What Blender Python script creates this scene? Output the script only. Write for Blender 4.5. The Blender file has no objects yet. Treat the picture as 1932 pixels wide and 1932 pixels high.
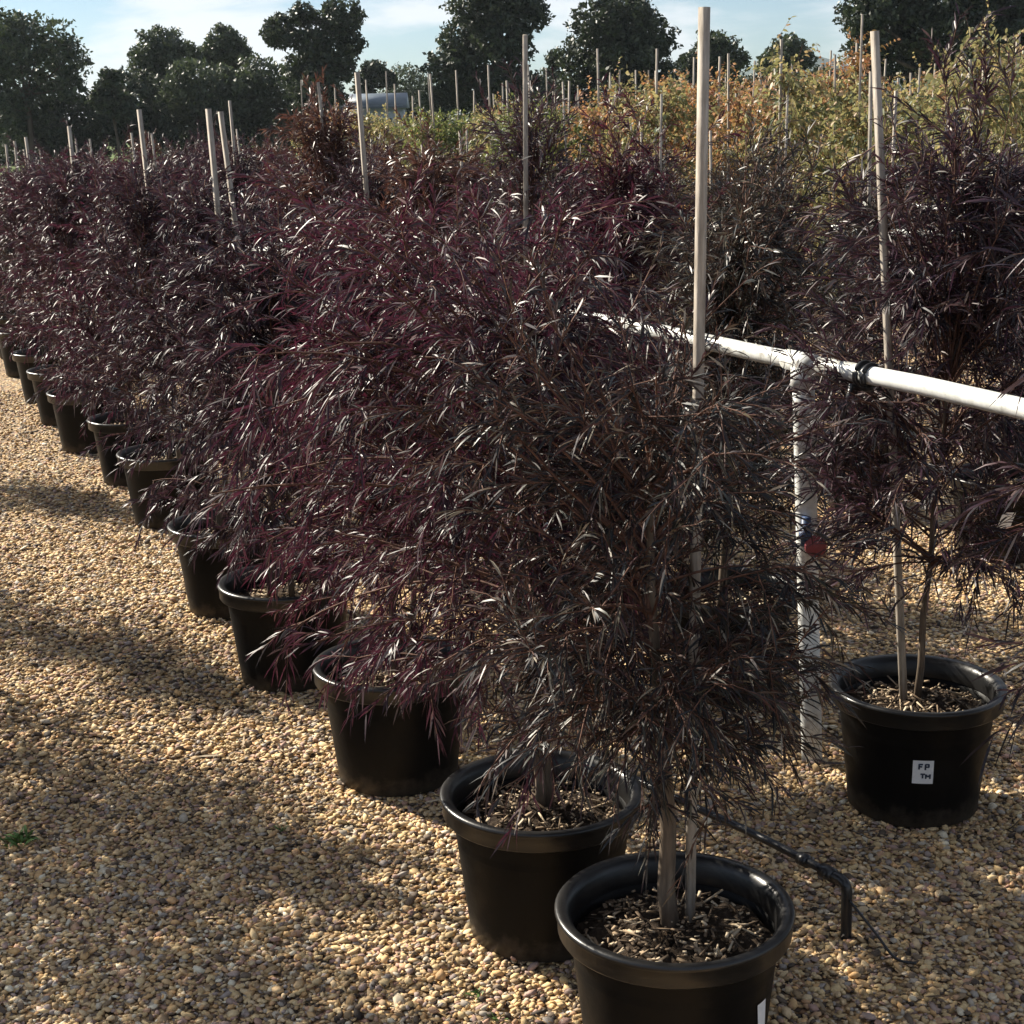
import bpy, math, random
import numpy as np
from mathutils import Vector

S = bpy.context.scene
COL = S.collection
RAD = math.radians

# ------------------------------------------------------------------ camera
EYE = 1.8
cd = bpy.data.cameras.new("camera")
cam = bpy.data.objects.new("camera", cd)
COL.objects.link(cam)
cam.location = (0, 0, EYE)
from mathutils import Matrix
cam.rotation_mode = 'XYZ'
cam.matrix_world = Matrix.Translation((0, 0, EYE)) @ Matrix.Rotation(RAD(90 - 14.2), 4, 'X') @ Matrix.Rotation(RAD(-1.4), 4, 'Z')
cd.sensor_width = 36
cd.lens = 36 * 2930 / 1932
cd.clip_start = 0.05
cd.clip_end = 6000
S.camera = cam

# ------------------------------------------------------------------ light
SUN_AZ = -52.0      # degrees, measured from +Y (the view), negative = left
SUN_EL = 32.0
w = bpy.data.worlds.new("World")
S.world = w
w.use_nodes = True
nt = w.node_tree
nt.nodes.clear()
wo = nt.nodes.new('ShaderNodeOutputWorld')
bg = nt.nodes.new('ShaderNodeBackground')
sky = nt.nodes.new('ShaderNodeTexSky')
sky.sky_type = 'NISHITA'
sky.sun_disc = False
sky.sun_elevation = RAD(SUN_EL)
sky.sun_rotation = RAD(SUN_AZ)
sky.air_density = 1.0
sky.dust_density = 0.15
sky.ozone_density = 4.0
tc = nt.nodes.new('ShaderNodeTexCoord')
mp = nt.nodes.new('ShaderNodeMapping')
mp.inputs['Scale'].default_value = (1.0, 1.0, 3.6)
mp.inputs['Location'].default_value = (0.35, 0.2, 0.0)
no = nt.nodes.new('ShaderNodeTexNoise')
no.inputs['Scale'].default_value = 7.0
no.inputs['Detail'].default_value = 7
no.inputs['Roughness'].default_value = 0.52
no.inputs['Distortion'].default_value = 0.25
rp = nt.nodes.new('ShaderNodeValToRGB')
rp.color_ramp.elements[0].position = 0.42
rp.color_ramp.elements[1].position = 0.60
rp.color_ramp.interpolation = 'EASE'
mx = nt.nodes.new('ShaderNodeMix')
mx.data_type = 'RGBA'
mx.inputs['B'].default_value = (9.6, 9.9, 10.2, 1)
mfac = nt.nodes.new('ShaderNodeMath')
mfac.operation = 'MULTIPLY'
mfac.inputs[1].default_value = 0.8
nt.links.new(tc.outputs['Generated'], mp.inputs['Vector'])
nt.links.new(mp.outputs[0], no.inputs['Vector'])
nt.links.new(no.outputs['Fac'], rp.inputs[0])
nt.links.new(rp.outputs[0], mfac.inputs[0])
nt.links.new(mfac.outputs[0], mx.inputs['Factor'])
tn = nt.nodes.new('ShaderNodeMix')
tn.data_type = 'RGBA'
tn.blend_type = 'MULTIPLY'
tn.inputs['Factor'].default_value = 1
tn.inputs['B'].default_value = (.82, .93, 1.04, 1)
nt.links.new(sky.outputs[0], tn.inputs['A'])
nt.links.new(tn.outputs['Result'], mx.inputs['A'])
nt.links.new(mx.outputs['Result'], bg.inputs[0])
nt.links.new(bg.outputs[0], wo.inputs[0])
bg.inputs[1].default_value = 0.041

sd = bpy.data.lights.new("sun", 'SUN')
sun = bpy.data.objects.new("sun", sd)
COL.objects.link(sun)
sd.energy = 5.0
sd.angle = RAD(0.53)
sd.color = (1.0, 0.92, 0.78)
sdir = Vector((math.sin(RAD(SUN_AZ)) * math.cos(RAD(SUN_EL)), math.cos(RAD(SUN_AZ)) * math.cos(RAD(SUN_EL)), math.sin(RAD(SUN_EL))))
sun.rotation_euler = sdir.to_track_quat('Z', 'Y').to_euler()

S.view_settings.view_transform = 'Standard'
S.view_settings.look = 'None'
S.view_settings.exposure = 1.25
S.view_settings.gamma = 1
S.view_settings.use_curve_mapping = False
S.cycles.max_bounces = 6
S.cycles.diffuse_bounces = 2
S.cycles.transparent_max_bounces = 8

# ------------------------------------------------------------------ material helpers
class NT:
    def __init__(s, name):
        s.m = bpy.data.materials.new(name)
        s.m.use_nodes = True
        s.t = s.m.node_tree
        s.t.nodes.clear()
        s.out = s.n('OutputMaterial')
    def n(s, kind, **kw):
        nd = s.t.nodes.new('ShaderNode' + kind)
        for k, v in kw.items():
            setattr(nd, k, v)
        return nd
    def l(s, a, b):
        s.t.links.new(a, b)
    def ramp(s, fac, stops, interp='LINEAR'):
        r = s.n('ValToRGB')
        cr = r.color_ramp
        cr.interpolation = interp
        while len(cr.elements) < len(stops):
            cr.elements.new(0.5)
        for e, (p, c) in zip(cr.elements, stops):
            e.position = p
            e.color = (*c, 1)
        s.l(fac, r.inputs[0])
        return r.outputs[0]
    def noise(s, vec, scale, detail=4, rough=0.5):
        x = s.n('TexNoise')
        x.inputs['Scale'].default_value = scale
        x.inputs['Detail'].default_value = detail
        x.inputs['Roughness'].default_value = rough
        if vec is not None:
            s.l(vec, x.inputs['Vector'])
        return x.outputs['Fac']
    def obj(s):
        return s.n('TexCoord').outputs['Object']
    def prin(s, color=None, rough=0.5, spec=0.5, bump=None, bs=0.3, bd=0.01):
        p = s.n('BsdfPrincipled')
        if isinstance(color, tuple):
            p.inputs['Base Color'].default_value = (*color, 1)
        elif color is not None:
            s.l(color, p.inputs['Base Color'])
        p.inputs['Roughness'].default_value = rough
        p.inputs['Specular IOR Level'].default_value = spec
        if bump is not None:
            b = s.n('Bump')
            b.inputs['Strength'].default_value = bs
            b.inputs['Distance'].default_value = bd
            s.l(bump, b.inputs['Height'])
            s.l(b.outputs[0], p.inputs['Normal'])
        return p
    def done(s, shader):
        s.l(shader, s.out.inputs[0])
        return s.m

def leaf_mat(name, stops, trans, tcol, rough=0.36, spec=0.5):
    k = NT(name)
    a = k.n('Attribute', attribute_name='tint')
    c = k.ramp(a.outputs['Fac'], stops)
    p = k.prin(c, rough, spec)
    tr = k.n('BsdfTranslucent')
    mixc = k.n('Mix', data_type='RGBA')
    mixc.inputs['Factor'].default_value = 0.65
    k.l(c, mixc.inputs['A'])
    mixc.inputs['B'].default_value = (*tcol, 1)
    k.l(mixc.outputs['Result'], tr.inputs[0])
    ms = k.n('MixShader')
    ms.inputs[0].default_value = trans
    k.l(p.outputs[0], ms.inputs[1])
    k.l(tr.outputs[0], ms.inputs[2])
    return k.done(ms.outputs[0])

M = {}  # palest stops of the purple leaves: dry leaf tones plus painted sheen
M['burgundy'] = leaf_mat('burgundy_leaf', [(0, (.012, .006, .010)), (.3, (.030, .010, .018)), (.6, (.062, .013, .028)), (.8, (.06, .032, .024)), (.91, (.12, .08, .06)), (1, (.40, .32, .28))], .30, (.095, .016, .036), .46, .42)
M['plum'] = leaf_mat('plum_leaf', [(0, (.010, .010, .014)), (.25, (.026, .022, .028)), (.5, (.055, .016, .036)), (.68, (.05, .040, .036)), (.85, (.085, .032, .045)), (.94, (.14, .10, .09)), (1, (.42, .37, .35))], .26, (.05, .022, .032), .46, .42)
M['blackgreen'] = leaf_mat('black_green_leaf', [(0, (.006, .009, .011)), (.3, (.020, .026, .024)), (.48, (.030, .012, .015)), (.6, (.045, .044, .024)), (.78, (.07, .03, .02)), (.9, (.10, .09, .05)), (1, (.40, .34, .26))], .28, (.040, .028, .024), .42)
M['dusk'] = leaf_mat('dusk_purple_leaf', [(0, (.006, .008, .011)), (.25, (.012, .017, .018)), (.42, (.024, .010, .015)), (.6, (.034, .036, .022)), (.76, (.06, .020, .024)), (.9, (.11, .095, .06)), (1, (.46, .40, .33))], .22, (.045, .024, .026), .46, .42)
M['plumred'] = leaf_mat('red_plum_leaf', [(0, (.010, .010, .014)), (.25, (.028, .012, .020)), (.5, (.054, .014, .027)), (.68, (.034, .032, .028)), (.82, (.075, .026, .036)), (.92, (.13, .10, .09)), (1, (.42, .36, .34))], .30, (.085, .018, .038), .46, .42)
M['bronze'] = leaf_mat('bronze_leaf', [(0, (.015, .01, .01)), (.4, (.05, .018, .018)), (.7, (.075, .034, .03)), (.9, (.13, .065, .045)), (1, (.3, .2, .15))], .3, (.11, .045, .03), .36)
M['autumn'] = leaf_mat('autumn_leaf', [(0, (.05, .08, .035)), (.3, (.11, .13, .05)), (.5, (.24, .20, .08)), (.7, (.38, .18, .08)), (.86, (.42, .15, .08)), (1, (.7, .55, .42))], .42, (.45, .24, .09), .5, .35)
M['goldgreen'] = leaf_mat('gold_green_leaf', [(0, (.045, .085, .045)), (.35, (.10, .14, .065)), (.6, (.26, .25, .12)), (.8, (.42, .34, .16)), (.92, (.45, .25, .13)), (1, (.7, .65, .52))], .42, (.38, .33, .13), .5, .35)
M['yellowgreen'] = leaf_mat('olive_leaf', [(0, (.035, .06, .035)), (.5, (.09, .13, .06)), (.85, (.2, .2, .08)), (1, (.4, .36, .22))], .4, (.22, .26, .06), .5, .35)
M['gum'] = leaf_mat('tree_leaf', [(0, (.012, .022, .016)), (.5, (.026, .038, .024)), (.85, (.05, .065, .035)), (1, (.09, .10, .06))], .18, (.06, .08, .03), .5, .35)
M['gumlight'] = leaf_mat('tree_leaf_light', [(0, (.022, .036, .026)), (.5, (.045, .062, .038)), (.85, (.08, .10, .055)), (1, (.13, .14, .09))], .22, (.09, .12, .04), .5, .35)

def bark(name, c1, c2, sc=30):
    k = NT(name)
    o = k.obj()
    m = k.n('Mapping')
    m.inputs['Scale'].default_value = (1, 1, .15)
    k.l(o, m.inputs[0])
    f = k.noise(m.outputs[0], sc, 6, .6)
    return k.done(k.prin(k.ramp(f, [(.3, c1), (.7, c2)]), .8, .2, f, .5, .006).outputs[0])
M['bark'] = bark('purple_shrub_bark', (.045, .034, .026), (.19, .145, .105), 60)
M['twig'] = bark('twig_bark', (.05, .026, .020), (.17, .09, .065), 60)
M['treebark'] = bark('tree_bark', (.04, .03, .024), (.13, .10, .08), 6)
M['timber'] = bark('weathered_timber', (.20, .17, .14), (.46, .41, .35), 70)

k = NT('black_plastic')
tz = k.n('SeparateXYZ'); k.l(k.obj(), tz.inputs[0])
f = k.noise(k.obj(), 9, 6, .65)
g = k.noise(k.obj(), 160, 3, .6)
pp = k.prin(k.ramp(f, [(.35, (.0025, .0026, .003)), (.62, (.0045, .0044, .0045)), (.85, (.014, .012, .010))]), .38, .5, g, .12, .002)
rr = k.ramp(f, [(.3, (.30, .30, .30)), (.75, (.62, .62, .62))])
k.l(rr, pp.inputs['Roughness'])
pp.inputs['Specular IOR Level'].default_value = .13
src = pp.inputs['Base Color'].links[0].from_socket
dn = k.n('Math', operation='MULTIPLY_ADD'); dn.inputs[1].default_value = .16; k.l(k.noise(k.obj(), 26, 7, .7), dn.inputs[0]); k.l(tz.outputs[2], dn.inputs[2])
dust = k.ramp(dn.outputs[0], [(.085, (.5, .5, .5)), (.15, (.012, .012, .012))])
mxd = k.n('Mix', data_type='RGBA'); k.l(dust, mxd.inputs['Factor']); k.l(src, mxd.inputs['A']); mxd.inputs['B'].default_value = (.10, .08, .06, 1)
k.l(mxd.outputs['Result'], pp.inputs['Base Color'])
M['plastic'] = k.done(pp.outputs[0])
k = NT('black_plastic_rim')
f = k.noise(k.obj(), 14, 6, .65)
M['rim'] = k.done(k.prin(k.ramp(f, [(.35, (.004, .004, .0045)), (.75, (.018, .017, .016))]), .34, .5, k.noise(k.obj(), 120, 3, .6), .12, .002).outputs[0])

k = NT('black_hose')
M['hose'] = k.done(k.prin((.016, .016, .018), .3, .5).outputs[0])

k = NT('potting_soil')
f = k.noise(k.obj(), 60, 8, .7)
M['soil'] = k.done(k.prin(k.ramp(f, [(.3, (.02, .014, .010)), (.6, (.07, .048, .032)), (.8, (.18, .13, .09))]), .9, .2, f, 1.0, .02).outputs[0])
k = NT('bark_mulch')
a = k.n('Attribute', attribute_name='tint')
M['mulch'] = k.done(k.prin(k.ramp(a.outputs['Fac'], [(0, (.04, .028, .018)), (.4, (.16, .11, .07)), (.7, (.34, .25, .16)), (1, (.58, .48, .34))]), .8, .25).outputs[0])

k = NT('white_pipe')
f = k.noise(k.obj(), 3, 6, .65)
f2 = k.noise(k.obj(), 35, 4, .6)
mm = k.n('Math', operation='MULTIPLY')
k.l(f, mm.inputs[0]); k.l(f2, mm.inputs[1])
M['pvc'] = k.done(k.prin(k.ramp(mm.outputs[0], [(.16, (.80, .81, .79)), (.27, (.66, .67, .64)), (.36, (.42, .41, .37)), (.5, (.22, .20, .17))]), .32, .5).outputs[0])
k = NT('red_plastic'); M['red'] = k.done(k.prin((.26, .06, .07), .5, .4).outputs[0])
k = NT('blue_plastic'); M['blue'] = k.done(k.prin((.03, .06, .14), .5, .4).outputs[0])
k = NT('label_paper')
f = k.noise(k.obj(), 40, 4, .6)
M['paper'] = k.done(k.prin(k.ramp(f, [(.3, (.66, .68, .70)), (.7, (.82, .83, .84))]), .6, .3).outputs[0])
k = NT('ink'); M['ink'] = k.done(k.prin((.03, .04, .07), .6, .3).outputs[0])

PEB = [(0, (.07, .055, .045)), (.12, (.20, .15, .11)), (.28, (.48, .33, .17)), (.45, (.76, .57, .30)), (.58, (.70, .54, .34)), (.70, (.72, .45, .20)), (.80, (.48, .30, .24)), (.88, (.36, .32, .29)), (.95, (.70, .60, .44)), (1, (.85, .78, .60))]
k = NT('pebble')
a = k.n('Attribute', attribute_name='tint')
f = k.noise(k.obj(), 120, 5, .6)
c1 = k.ramp(a.outputs['Fac'], PEB)
mxx = k.n('Mix', data_type='RGBA', blend_type='MULTIPLY')
mxx.inputs['Factor'].default_value = .6
k.l(c1, mxx.inputs['A'])
k.l(k.ramp(f, [(.3, (.55, .5, .45)), (.7, (1, 1, 1))]), mxx.inputs['B'])
M['pebble'] = k.done(k.prin(mxx.outputs['Result'], .75, .25, f, .4, .002).outputs[0])

k = NT('gravel_ground')
o = k.obj()
v = k.n('TexVoronoi', feature='F1')
v.inputs['Scale'].default_value = 62
k.l(o, v.inputs['Vector'])
v.inputs['Randomness'].default_value = 1
sep = k.n('SeparateColor')
k.l(v.outputs['Color'], sep.inputs[0])
c1 = k.ramp(sep.outputs[0], PEB)
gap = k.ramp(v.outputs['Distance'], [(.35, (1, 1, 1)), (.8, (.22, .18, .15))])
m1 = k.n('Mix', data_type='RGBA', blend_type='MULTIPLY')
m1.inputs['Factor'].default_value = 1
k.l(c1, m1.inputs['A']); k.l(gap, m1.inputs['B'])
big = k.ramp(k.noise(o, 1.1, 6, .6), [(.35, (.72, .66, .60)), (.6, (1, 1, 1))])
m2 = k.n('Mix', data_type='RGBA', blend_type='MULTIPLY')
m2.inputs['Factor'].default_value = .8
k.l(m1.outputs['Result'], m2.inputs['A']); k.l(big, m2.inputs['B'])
inv = k.n('Math', operation='SUBTRACT')
inv.inputs[0].default_value = 1
k.l(v.outputs['Distance'], inv.inputs[1])
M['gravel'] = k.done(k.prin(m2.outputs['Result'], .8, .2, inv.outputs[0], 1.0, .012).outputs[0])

k = NT('grass_ground')
f = k.noise(k.obj(), .35, 8, .7)
M['grass'] = k.done(k.prin(k.ramp(f, [(.3, (.06, .09, .03)), (.6, (.12, .16, .05)), (.8, (.22, .2, .09))]), .95, .1).outputs[0])
k = NT('hill_woods')
f = k.noise(k.obj(), .02, 8, .7)
M['hill'] = k.done(k.prin(k.ramp(f, [(.35, (.05, .075, .07)), (.65, (.09, .12, .10))]), .95, .1).outputs[0])
k = NT('shed_wall')
f = k.noise(k.obj(), 2, 5, .6)
M['shedwall'] = k.done(k.prin(k.ramp(f, [(.3, (.34, .37, .42)), (.7, (.46, .49, .53))]), .5, .4).outputs[0])
k = NT('shed_roof')
f = k.noise(k.obj(), 2, 5, .6)
M['shedroof'] = k.done(k.prin(k.ramp(f, [(.3, (.12, .15, .18)), (.7, (.17, .2, .24))]), .45, .4).outputs[0])
k = NT('dark_opening'); M['dark'] = k.done(k.prin((.03, .03, .035), .6, .3).outputs[0])
k = NT('weed_green'); M['weed'] = k.done(k.prin((.09, .16, .04), .6, .3).outputs[0])

# ------------------------------------------------------------------ mesh helpers
def mesh(name, V, F, mats, tint=None, smooth=False, fm=None):
    """V (n,3) array; F list of (m,k) index arrays (k = 3 or 4)."""
    me = bpy.data.meshes.new(name)
    V = np.asarray(V, dtype=np.float32)
    loops = np.concatenate([f.reshape(-1) for f in F]).astype(np.int32)
    tot = np.concatenate([np.full(len(f), f.shape[1]) for f in F]).astype(np.int32)
    start = np.concatenate([[0], np.cumsum(tot)[:-1]]).astype(np.int32)
    me.vertices.add(len(V)); me.vertices.foreach_set('co', V.reshape(-1))
    me.loops.add(len(loops)); me.loops.foreach_set('vertex_index', loops)
    me.polygons.add(len(tot)); me.polygons.foreach_set('loop_start', start)
    if smooth:
        me.polygons.foreach_set('use_smooth', np.ones(len(tot), dtype=bool))
    for m_ in (mats if isinstance(mats, (list, tuple)) else [mats]):
        me.materials.append(m_)
    if fm is not None:
        me.polygons.foreach_set('material_index', np.asarray(fm, dtype=np.int32))
    if tint is not None:
        at = me.attributes.new('tint', 'FLOAT', 'POINT')
        at.data.foreach_set('value', np.asarray(tint, dtype=np.float32))
    me.update(calc_edges=True)
    me.validate()
    return me

def norm(a):
    return a / np.maximum(np.linalg.norm(a, axis=-1, keepdims=True), 1e-9)

def tubes(P, R, sides, cap=True):
    """P (N,K,3) centre lines, R (N,K) radii -> V, [F]"""
    P = np.asarray(P, float); R = np.asarray(R, float)
    N, K, _ = P.shape
    T = norm(np.gradient(P, axis=1))
    ref = np.where(np.abs(T[..., 2:3]) < .9, np.array([0, 0, 1.]), np.array([1., 0, 0]))
    A = norm(np.cross(T, ref)); B = np.cross(T, A)
    th = np.arange(sides) * 2 * math.pi / sides
    ring = A[:, :, None, :] * np.cos(th)[None, None, :, None] + B[:, :, None, :] * np.sin(th)[None, None, :, None]
    V = P[:, :, None, :] + ring * R[:, :, None, None]
    idx = np.arange(N * K * sides).reshape(N, K, sides)
    a = idx[:, :-1, :]; b = np.roll(a, -1, axis=2)
    c = idx[:, 1:, :]; d = np.roll(c, -1, axis=2)
    Q = np.stack([a, c, d, b], -1).reshape(-1, 4)
    V = V.reshape(-1, 3)
    F = [Q]
    if cap:
        base = len(V)
        V = np.concatenate([V, P[:, 0], P[:, -1]])
        s0 = idx[:, 0, :]; s1 = idx[:, -1, :]
        c0 = (base + np.arange(N))[:, None].repeat(sides, 1)
        c1 = (base + N + np.arange(N))[:, None].repeat(sides, 1)
        F.append(np.stack([c0, s0, np.roll(s0, -1, 1)], -1).reshape(-1, 3))
        F.append(np.stack([c1, np.roll(s1, -1, 1), s1], -1).reshape(-1, 3))
    return V, F

def merge(parts):
    """parts [(V, [F])] -> V, [F]"""
    off = 0; Vs = []; Fs = []
    for V, F in parts:
        Vs.append(V)
        Fs += [f + off for f in F]
        off += len(V)
    return np.concatenate(Vs), Fs

def lathe(profile, seg=64, jit=0):
    pr = np.array(profile, float)
    th = np.arange(seg) * 2 * math.pi / seg
    V = np.stack([pr[:, 0, None] * np.cos(th), pr[:, 0, None] * np.sin(th), pr[:, 1, None] + 0 * th], -1).reshape(-1, 3)
    K = len(pr)
    idx = np.arange(K * seg).reshape(K, seg)
    a = idx[:-1]; b = np.roll(a, -1, 1); c = idx[1:]; d = np.roll(c, -1, 1)
    return V, [np.stack([a, b, d, c], -1).reshape(-1, 4)]

def box(c, s, rz=0.0):
    x, y, z = s[0] / 2, s[1] / 2, s[2] / 2
    v = np.array([[i, j, k_] for i in (-x, x) for j in (-y, y) for k_ in (-z, z)], float)
    ca, sa = math.cos(rz), math.sin(rz)
    v = np.stack([v[:, 0] * ca - v[:, 1] * sa, v[:, 0] * sa + v[:, 1] * ca, v[:, 2]], -1) + np.array(c)
    f = np.array([[0, 1, 3, 2], [4, 6, 7, 5], [0, 4, 5, 1], [2, 3, 7, 6], [0, 2, 6, 4], [1, 5, 7, 3]])
    return v, [f]

def link(name, me, parent=None, loc=None):
    o = bpy.data.objects.new(name, me)
    COL.objects.link(o)
    if parent is not None:
        o.parent = parent
    if loc is not None:
        o.location = loc
    return o

def tag(o, label=None, cat=None, group=None, kind=None):
    if label: o['label'] = label
    if cat: o['category'] = cat
    if group: o['group'] = group
    if kind: o['kind'] = kind
    return o

def empty(name, loc, rz=0.0):
    o = bpy.data.objects.new(name, None)
    o.empty_display_size = .1
    COL.objects.link(o)
    o.location = loc
    o.rotation_euler.z = rz
    return o

def copy_tree(o, parent=None):
    c = o.copy(); COL.objects.link(c); c.parent = parent
    for ch in list(o.children):
        copy_tree(ch, c)
    return c

# ------------------------------------------------------------------ leaves
def leaves(rng, base, d, L, W, sag, tint, flat=False):
    """slender drooping leaves, 6 verts each"""
    N = len(base)
    d = norm(d)
    r = rng.normal(size=(N, 3))
    side = norm(np.cross(d, r))
    if flat:
        up = np.cross(side, d)
        side = np.where(up[:, 2:3] < 0, -side, side)
    L = L[:, None]; W = W[:, None]; sag = sag[:, None]
    def pt(t):
        return base + d * L * t + np.array([0, 0, -1.]) * sag * L * t * t
    V = np.stack([pt(0), pt(.3) + side * W * .5, pt(.3) - side * W * .5, pt(.68) + side * W * .42, pt(.68) - side * W * .42, pt(1.0)], 1)
    i = (np.arange(N) * 6)[:, None]
    F = [np.concatenate([i, i + 1, i + 2], 1), np.concatenate([i + 1, i + 3, i + 4, i + 2], 1), np.concatenate([i + 3, i + 5, i + 4], 1)]
    return V.reshape(-1, 3), F, np.repeat(tint, 6)

def grow(rng, start, d, L, K, droop, wob):
    """integrate N branches of K points"""
    N = len(start)
    P = np.zeros((N, K, 3)); P[:, 0] = start
    d = norm(d.copy())
    step = (L / (K - 1))[:, None]
    for i in range(1, K):
        d = norm(d + np.array([0, 0, -1.]) * np.asarray(droop).reshape(-1, 1) + rng.normal(size=(N, 3)) * wob)
        P[:, i] = P[:, i - 1] + d * step
    return P

def shrub_meshes(name, seed, H=1.6, zb=.55, R=.45, nprim=70, nsec=7, leaf_l=.075, leaf_w=.0075, per=26,
                 droop=.12, lift=.6, mat='plum', stems=2, stem_r=.014, bias=(0, 0), spike=0, seclen=(.14, .30), leafdir=.75, tipcol=0.0, sag=.35, el0=12):
    rng = np.random.default_rng(seed)
    z0 = .27
    # stems
    K = 9
    sp = rng.normal(size=(stems, 3)) * np.array([.02, .02, 0]); sp[:, 2] = z0 - .03
    tops = sp + np.concatenate([rng.normal(size=(stems, 2)) * .04 + np.array(bias) * .08, (H * rng.uniform(.80, .93, stems) - z0)[:, None]], 1)
    t = np.linspace(0, 1, K)[None, :, None]
    ST = sp[:, None] * (1 - t) + tops[:, None] * t + rng.normal(size=(stems, K, 3)) * np.array([.004, .004, 0]) * (t > 0)
    SR = stem_r * (1 - .75 * np.linspace(0, 1, K))[None, :] * rng.uniform(.8, 1.15, (stems, 1))
    # primaries
    si = rng.integers(0, stems, nprim)
    hz = rng.uniform(0, 1, nprim) ** .85
    zs = zb + (H * .9 - zb) * hz
    zs = np.minimum(zs, tops[si, 2] - .02)
    tt = (zs - z0) / (tops[si, 2] - z0) * (K - 1)
    i0 = np.clip(tt.astype(int), 0, K - 2); fr = (tt - i0)[:, None]
    start = ST[si, i0] * (1 - fr) + ST[si, i0 + 1] * fr
    az = rng.uniform(0, 2 * math.pi, nprim)
    rel = (zs - zb) / (H - zb)
    el = RAD(el0) + lift * rel + rng.normal(size=nprim) * .2
    d = np.stack([np.cos(az) * np.cos(el), np.sin(az) * np.cos(el), np.sin(el)], -1)
    prof = np.sqrt(np.clip(1 - ((rel - .42) / .72) ** 2, .08, 1))
    L = R * prof * rng.uniform(.65, 1.2, nprim)
    bx = np.array(bias)
    L = L * (1 + .6 * (np.cos(az) * bx[0] + np.sin(az) * bx[1]))
    if spike:
        up = rng.uniform(0, 1, nprim) < .22
        L = np.where(up & (rel > .3), L * (1 + spike), L)
        d = np.where((up & (rel > .3))[:, None], norm(d * np.array([.6, .6, 1]) + np.array([0, 0, .75])), d)
    PP = grow(rng, start, d, L, 7, droop * rng.uniform(.4, 1.5, nprim), .07)
    PR = (np.linspace(1, .35, 7)[None, :] * rng.uniform(.0028, .0048, (nprim, 1)))
    # secondaries
    ns = nprim * nsec
    pi = np.repeat(np.arange(nprim), nsec)
    u = rng.uniform(.22, 1.0, ns) * 6
    j0 = np.clip(u.astype(int), 0, 5); fr = (u - j0)[:, None]
    s0 = PP[pi, j0] * (1 - fr) + PP[pi, j0 + 1] * fr
    tan = norm(PP[pi, j0 + 1] - PP[pi, j0])
    d2 = norm(tan * .75 + rng.normal(size=(ns, 3)) * .55)
    L2 = rng.uniform(*seclen, ns) * (R / .45) ** .5
    SS = grow(rng, s0, d2, L2, 5, droop * 1.6 * rng.uniform(.3, 1.6, ns), .09)
    S2 = np.linspace(1, .5, 5)[None, :] * rng.uniform(.0012, .0021, (ns, 1))
    # leaves on secondaries
    nl = ns * per
    qi = np.repeat(np.arange(ns), per)
    u = np.tile((np.arange(per) + .5) / per, ns) * 4 + rng.uniform(-.06, .06, nl)
    u = np.clip(u, 0, 3.999)
    j0 = u.astype(int); fr = (u - j0)[:, None]
    b = SS[qi, j0] * (1 - fr) + SS[qi, j0 + 1] * fr
    tan = norm(SS[qi, j0 + 1] - SS[qi, j0])
    perp = norm(np.cross(tan, rng.normal(size=(nl, 3))))
    dl = tan * (leafdir + .15) + perp * .45 + rng.normal(size=(nl, 3)) * .12
    rnd = rng.uniform(0, 1, nl)
    branch_t = rng.normal(size=ns) * .13
    hgt = (b[:, 2] - zb) / (H - zb)
    tint = np.clip(rnd ** 1.15 * .82 + branch_t[qi] + tipcol * (hgt - .45), 0, .93)
    dead_and_glint = rng.uniform(0, 1, nl) < .045  # palest leaves: some dry, some glints and sheen painted as leaf colour
    tint = np.where(dead_and_glint, rng.uniform(.9, 1, nl), tint)
    keep = rng.uniform(0, 1, nl) < .92
    LV, LF, LT = leaves(rng, b[keep], dl[keep], leaf_l * rng.uniform(.6, 1.25, keep.sum()), leaf_w * rng.uniform(.7, 1.3, keep.sum()), sag * rng.uniform(.2, 1.4, keep.sum()), tint[keep])
    fol = mesh(name + '_foliage', LV, LF, M[mat], LT, smooth=True)
    v1, f1 = tubes(ST, SR, 8)
    n1 = sum(len(f) for f in f1)
    v2, f2 = tubes(PP, PR, 4, False)
    v3, f3 = tubes(SS, S2, 3, False)
    V, F = merge([(v1, f1), (v2, f2), (v3, f3)])
    fm = [0] * n1 + [1] * (sum(len(f) for f in f2) + sum(len(f) for f in f3))
    tr = mesh(name + '_stems', V, F, [M['bark'], M['twig']], smooth=True, fm=fm)
    return tr, fol

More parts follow.
